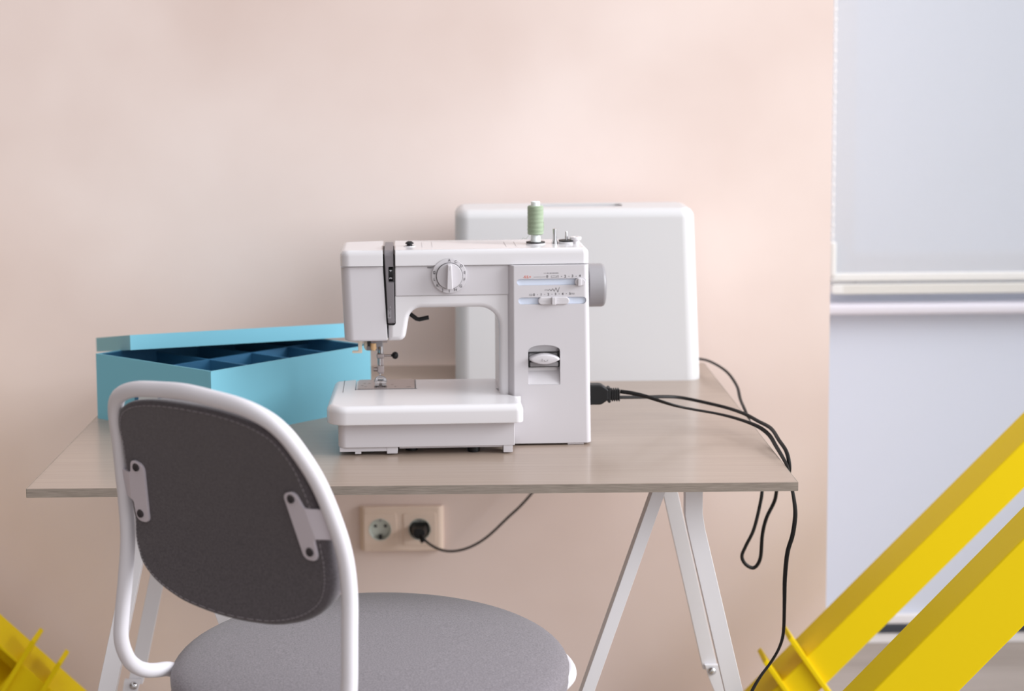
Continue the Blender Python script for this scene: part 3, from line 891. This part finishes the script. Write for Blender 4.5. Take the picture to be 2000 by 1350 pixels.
wp = lathe([(0, -0.0085), (0.0172, -0.0085), (0.0175, 0.002), (0.0150, 0.010), (0.0130, 0.028), (0.0110, 0.033), (0, 0.034)], 'y', (-0.0765, WY - 0.0125, 0.4300), 28)
for v in wp.verts:
    if v.co.z > 0.4385:
        v.co.z = 0.4385 + (v.co.z - 0.4385) * 0.12
merge(wp, tube([(-0.0735, WY - 0.036, 0.428), (-0.0715, 2.983, 0.421), (-0.068, 2.981, 0.414)], 0.0052, 12))
link('wall_plug', wp, M['black'], pc)

ped = CA + [(0.4610, 2.2440, 0.728), (0.4663, 2.25, 0.7109), (0.4702, 2.25, 0.6889), (0.4711, 2.25, 0.6705), (0.4678, 2.25, 0.6447), (0.4608, 2.25, 0.6189), (0.4576, 2.25, 0.5819), (0.4573, 2.25, 0.5448), (0.4563, 2.25, 0.5038), (0.4507, 2.25, 0.4814), (0.4386, 2.248, 0.4606), (0.4215, 2.238, 0.4430), (0.4060, 2.228, 0.4200), (0.398, 2.221, 0.385), (0.400, 2.217, 0.25), (0.41, 2.215, 0.10), (0.42, 2.22, 0.02), (0.43, 2.32, 0.0042), (0.45, 2.45, 0.0042)]
pe = link('pedal_cord', tube(spline(ped[1:], 7), 0.0020, 10, r2=0.0032, twist=PI * 3), M['rubber'], None)
tag(pe, 'black pedal cord hanging over the right desk edge towards the yellow beam', 'cord')

# ------------------------------------------------------------------ yellow steel beams
def beam(name, label, p, ang, t0, t1, b, a, plates=(), channel=False):
    """p: a point on the upper front arris; t runs along the axis, n across (down), y away"""
    o = thing(name, label, 'beam', (p[0], p[1], p[2]), 0.0, 'yellow steel beams')
    ax = Vector((math.cos(ang), 0, math.sin(ang)))
    nn = Vector((math.sin(ang), 0, -math.cos(ang)))
    if nn.z > 0:
        nn = -nn
    tr_ = lambda bm: [setattr(v, 'co', ax * v.co.x + Vector((0, 1, 0)) * v.co.y + nn * v.co.z) for v in bm.verts]
    if channel:
        th_ = 0.006
        bm = boxes((-0.01, t1, 0, a, 0, th_, 0.0015, 2), (-0.01, t1, 0, a, b - th_, b, 0.0015, 2), (-0.01, t1, a - th_, a, th_, b - th_), (t0, -0.008, 0, a, 0, b, 0.002, 2))
    else:
        bm = box(t0, t1, 0, a, 0, b, 0.0025, 3)
    tr_(bm)
    link('beam_body', bm, M['yellow'], o)
    for t, lo, hi, y0, y1 in plates:
        pb = box(t - 0.0045, t + 0.0045, y0, y1, lo, hi, 0.0015, 2)
        for v in pb.verts:
            v.co.x -= 0.20 * (v.co.z - lo)
        tr_(pb)
        link('flange_plate', pb, M['yellow'], o)
    return o


beam('steel_beam', 'yellow steel beam with two flange plates rising right in front of the wall corner', (0.6166, 2.80, 0.2632), math.radians(45.8), -0.302, 1.25, 0.060, 0.093,
     plates=((-0.005, -0.050, 0.125, -0.010, 0.050), (-0.065, -0.052, 0.125, -0.010, 0.050)))
beam('steel_beam', 'wide yellow steel beam nearest the camera at the lower right', (0.5514, 2.12, 0.4693), math.radians(46.6), -0.56, 1.06, 0.0848, 0.0694)
beam('steel_beam', 'yellow steel beam with flange plates slanting down behind the left end of the desk', (-0.7816, 2.80, 0.2628), math.radians(180 - 43.6), -0.30, 1.2, 0.066, 0.093,
     plates=((0.004, -0.050, 0.125, -0.010, 0.050), (-0.056, -0.052, 0.125, -0.010, 0.050)), channel=True)

# ------------------------------------------------------------------ chair
CA_ = math.radians(36)
CH = thing('office_chair', 'grey upholstered chair with a white tube frame in front of the desk', 'chair', (-0.265, 1.806, 0.0), -CA_)
QZ = [(.50, 0.0), (.56, 0.0), (.64, .001), (.68, .005), (.74, .011), (.78, .0095), (.80, .005), (.84, -.005), (.88, -.018), (.92, -.037), (.96, -.058)]


def qt(z):
    for (a, b), (c, d) in zip(QZ, QZ[1:]):
        if z <= c:
            return b + (d - b) * (z - a) / (c - a)
    return QZ[-1][1]


half = [(0.0, 0.9600), (0.040, 0.9575), (0.080, 0.9530), (0.107, 0.9445), (0.124, 0.9330), (0.137, 0.9140), (0.1510, 0.8780), (0.1610, 0.8400), (0.1690, 0.7950), (0.1720, 0.7500), (0.1745, 0.7000), (0.1770, 0.6600), (0.1780, 0.6280)]
low = [(0.1805, 0.0115, 0.6010), (0.1850, 0.0291, 0.5825), (0.1885, 0.0490, 0.5705), (0.1915, 0.0700, 0.5630), (0.1940, 0.0920, 0.5570), (0.1965, 0.125, 0.5400), (0.1980, 0.170, 0.5270), (0.1980, 0.300, 0.5240), (0.1960, 0.395, 0.5240), (0.178, 0.445, 0.5240), (0.130, 0.484, 0.5240), (0.060, 0.497, 0.5240)]
right = [(w, qt(z), z) for w, z in half] + low
path = right + [(0, 0.500, 0.524)] + [(-w, q, z) for w, q, z in right[:0:-1]]
path = spline(path, 5, closed=True)
link('back_frame', tube(path, 0.0091, 16, closed=True), M['tube_paint'], CH)

# upholstered back: outline on the curved back plane
hc = [(0.0, 0.9460), (0.040, 0.9450), (0.075, 0.9410), (0.103, 0.9335), (0.123, 0.9210), (0.1360, 0.9000), (0.1425, 0.8740), (0.1475, 0.8480), (0.1515, 0.8100), (0.1525, 0.7800), (0.1535, 0.7600), (0.1505, 0.7420), (0.1420, 0.7260), (0.1220, 0.7110), (0.0950, 0.7000), (0.0600, 0.6920), (0.0, 0.6880)]
ol = spline([(w, 0, z) for w, z in hc] + [(-w, 0, z) for w, z in hc[-2:0:-1]], 4, closed=True)
cz = 0.82


def pad(q0, q1, inset0, inset1, bulge, rim, wide=1.0):
    """cushion between two layers of the back, rounded at the rim"""
    bm = bmesh.new()
    rings = []
    prof = [(s, 0.0) for s in (0.0, 0.35, 0.65, 0.85)] + [(1 - rim + rim * math.sin(a), (1 - math.cos(a)) * 0.5) for a in [PI * k / 12 for k in range(13)]] + [(s, 1.0) for s in (0.85, 0.65, 0.35, 0.0)]
    for s, d in prof:
        ring_ = []
        for p in ol:
            w, z = p.x * s * wide, cz + (p.z - cz) * s * (1 - (1 - wide) * 0.5)
            q = qt(z) + q0 + (q1 - q0) * d
            bl = bulge * (1 - s * s)
            q += -bl * 0.35 if d < 0.5 else bl
            ring_.append((w, q, z))
        if s == 0.0:
            c = Vector((0, 0, 0))
            for r_ in ring_:
                c += Vector(r_)
            rings.append([bm.verts.new(c / len(ring_))])
        else:
            rings.append([bm.verts.new(r_) for r_ in ring_])
    n = len(ol)
    for A, B in zip(rings, rings[1:]):
        for k in range(n):
            k2 = (k + 1) % n
            if len(A) == 1:
                bm.faces.new((A[0], B[k2], B[k]))
            elif len(B) == 1:
                bm.faces.new((A[k], A[k2], B[0]))
            else:
                bm.faces.new((A[k], A[k2], B[k2], B[k]))
    return bm


br = link('backrest', pad(-0.009, 0.014, 0, 0, 0.003, 0.055), M['back_cloth'], CH, 60)
link('back_cushion', pad(0.0125, 0.030, 0, 0, 0.008, 0.07, 0.955), M['seat_cloth'], CH, 60)
se = bmesh.new()
k0 = len(ol)
for i in range(0, k0):
    p, q_ = ol[i], ol[(i + 1) % k0]
    m0 = p.lerp(q_, 0.12)
    m1 = p.lerp(q_, 0.78)
    pts = [Vector((m.x * 0.95, qt(cz + (m.z - cz) * 0.95) - 0.0094, cz + (m.z - cz) * 0.95)) for m in (m0, m1)]
    merge(se, tube(pts, 0.00045, 5))
link('stitching', se, M['seam'], br, None)

for s in (-1, 1):
    plate = rpoly([(0.1075, 0.8545, 0.0085), (0.1255, 0.8615, 0.0085), (0.1335, 0.8420, 0.004), (0.1575, 0.8420, 0.001), (0.1645, 0.8070, 0.001), (0.1395, 0.8070, 0.004), (0.1405, 0.7800, 0.0085), (0.1205, 0.7800, 0.0085)], 6)
    bm = prism([(s * x, z) for x, z in plate], 'y', -0.0032, 0.0, 0.0007, 0, 2)
    bmesh.ops.triangulate(bm, faces=[f for f in bm.faces if len(f.verts) > 6])
    for v in bm.verts:
        v.co.y += qt(v.co.z) - 0.0094 + max(0.0, abs(v.co.x) - 0.143) * 0.55
    bk = link('back_bracket', bm, M['bracket'], CH)
    for x, z in ((0.1195, 0.8510), (0.1312, 0.7905)):
        c = (s * x, qt(z) - 0.0136, z)
        link('screw', lathe([(0, 0.0), (0.0032, 0.0), (0.0048, 0.0007), (0.0050, 0.0003), (0.0050, -0.001)], 'y', c, 20), M['hole'], bk)

sc_ = (0.005, 0.250)
prof = [(0, 0.585), (0.08, 0.5845), (0.14, 0.5825), (0.19, 0.5785), (0.222, 0.5735), (0.240, 0.5680), (0.2485, 0.5610), (0.2500, 0.5540), (0.2470, 0.5460), (0.236, 0.5380), (0.10, 0.5345), (0, 0.5345)]
pv = spline([(r, 0, h) for r, h in prof], 3)
link('seat', lathe([(max(p.x, 0), p.z) for p in pv], 'z', (sc_[0], sc_[1], 0), 72), M['seat_cloth'], CH, 60)
link('seat_plate', cyl(0.155, 0.508, 0.5345, 'z', (0, 0.25, 0), 32, 0.004), M['black'], CH)
link('support_bar', box(-0.198, 0.198, 0.235, 0.265, 0.5155, 0.5325, 0.003, 2), M['white_metal'], CH)
link('gas_column', lathe([(0, 0.09), (0.025, 0.09), (0.025, 0.33), (0.014, 0.335), (0.014, 0.51), (0, 0.51)], 'z', (0, 0.25, 0), 24), M['white_metal'], CH)
for k in range(5):
    a = 2 * PI * k / 5 + 0.3
    d = Vector((math.cos(a), math.sin(a), 0))
    c = Vector((0, 0.25, 0))
    lg = link('base_leg', tube([c + Vector((0, 0, 0.105)), c + d * 0.15 + Vector((0, 0, 0.095)), c + d * 0.26 + Vector((0, 0, 0.075))], 0.013, 12), M['white_metal'], CH)
    wb = cyl(0.025, -0.018, 0.018, 'x', (0, 0, 0), 20, 0.003)
    rot = Matrix.Rotation(a + PI / 2, 3, 'Z')
    for v in wb.verts:
        v.co = rot @ v.co + c + d * 0.262 + Vector((0, 0, 0.0255))
    merge(wb, tube([c + d * 0.262 + Vector((0, 0, 0.03)), c + d * 0.262 + Vector((0, 0, 0.082))], 0.006, 10))
    link('caster', wb, M['black'], lg)

# ------------------------------------------------------------------ light: a big bright window to the right behind the camera, soft sky elsewhere
world = bpy.data.worlds.new('daylight')
SC.world = world
world.use_nodes = True
wn = world.node_tree
bg = wn.nodes['Background']
tcw = wn.nodes.new('ShaderNodeTexCoord')
sxyz = wn.nodes.new('ShaderNodeSeparateXYZ')


def ramp(inp, p0, c0, p1, c1):
    m = wn.nodes.new('ShaderNodeMath')
    m.operation = 'MULTIPLY_ADD'
    m.inputs[1].default_value = 0.5
    m.inputs[2].default_value = 0.5
    r = wn.nodes.new('ShaderNodeValToRGB')
    r.color_ramp.elements[0].position, r.color_ramp.elements[1].position = p0, p1
    r.color_ramp.elements[0].color, r.color_ramp.elements[1].color = c0, c1
    wn.links.new(inp, m.inputs[0])
    wn.links.new(m.outputs[0], r.inputs[0])
    return r.outputs[0]


wn.links.new(tcw.outputs['Generated'], sxyz.inputs[0])
tilt = wn.nodes.new('ShaderNodeMath')                       # windows reach high: light comes from the right and from above
tilt.operation = 'MULTIPLY_ADD'
tilt.inputs[1].default_value = 0.45
wn.links.new(sxyz.outputs['Z'], tilt.inputs[0])
wn.links.new(sxyz.outputs['X'], tilt.inputs[2])
room = ramp(tilt.outputs[0], 0.20, (0.16, 0.125, 0.10, 1), 0.88, (1.66, 1.67, 1.72, 1))     # dim warm room on the left, bright windows on the right
isky = ramp(sxyz.outputs['Y'], 0.62, (0, 0, 0, 1), 0.75, (1, 1, 1, 1))
mixw = wn.nodes.new('ShaderNodeMixRGB')
mixw.inputs[2].default_value = (0.52, 0.615, 0.79, 1)                                           # overcast sky outside the far window
wn.links.new(isky, mixw.inputs[0])
wn.links.new(room, mixw.inputs[1])
wn.links.new(mixw.outputs[0], bg.inputs[0])
bg.inputs[1].default_value = 1.0


def area(name, loc, target, sx, sy, power, col):
    l = bpy.data.lights.new(name, 'AREA')
    l.shape = 'RECTANGLE'
    l.size, l.size_y = sx, sy
    l.energy = power
    l.color = col
    o = bpy.data.objects.new(name, l)
    COL.objects.link(o)
    o.location = loc
    d = Vector(target) - Vector(loc)
    o.rotation_euler = d.to_track_quat('-Z', 'Y').to_euler()
    return o


kl = area('window_daylight', (2.8, 1.65, 2.05), (0.0, 1.85, 1.15), 1.6, 1.5, 43, (0.95, 0.985, 1.02))
kl.data.spread = math.radians(100)

# ------------------------------------------------------------------ camera
cam = bpy.data.cameras.new('camera')
co = bpy.data.objects.new('camera', cam)
COL.objects.link(co)
pitch, roll = math.atan(307 / 3200), math.radians(0.5)
f0 = Vector((0, math.cos(pitch), -math.sin(pitch)))
r0 = Vector((1, 0, 0))
u0 = r0.cross(f0)
rr = r0 * math.cos(roll) - u0 * math.sin(roll)
uu = u0 * math.cos(roll) + r0 * math.sin(roll)
mtx = Matrix((rr, uu, -f0)).transposed().to_4x4()
mtx.translation = Vector((0, 0, 1.33))
co.matrix_world = mtx
cam.sensor_fit = 'HORIZONTAL'
cam.sensor_width = 36
cam.lens = 36 * 3200 / 2000
cam.shift_x = (1000 - 893) / 2000
cam.shift_y = -(675 - 402) / 2000
cam.clip_start = 0.05
cam.dof.use_dof = True
cam.dof.focus_distance = 2.2
cam.dof.aperture_fstop = 57.6 / 15.0
SC.camera = co

SC.view_settings.view_transform = 'Standard'
SC.view_settings.look = 'None'
SC.view_settings.exposure = -0.08
SC.view_settings.gamma = 1.0
SC.view_settings.use_curve_mapping = False
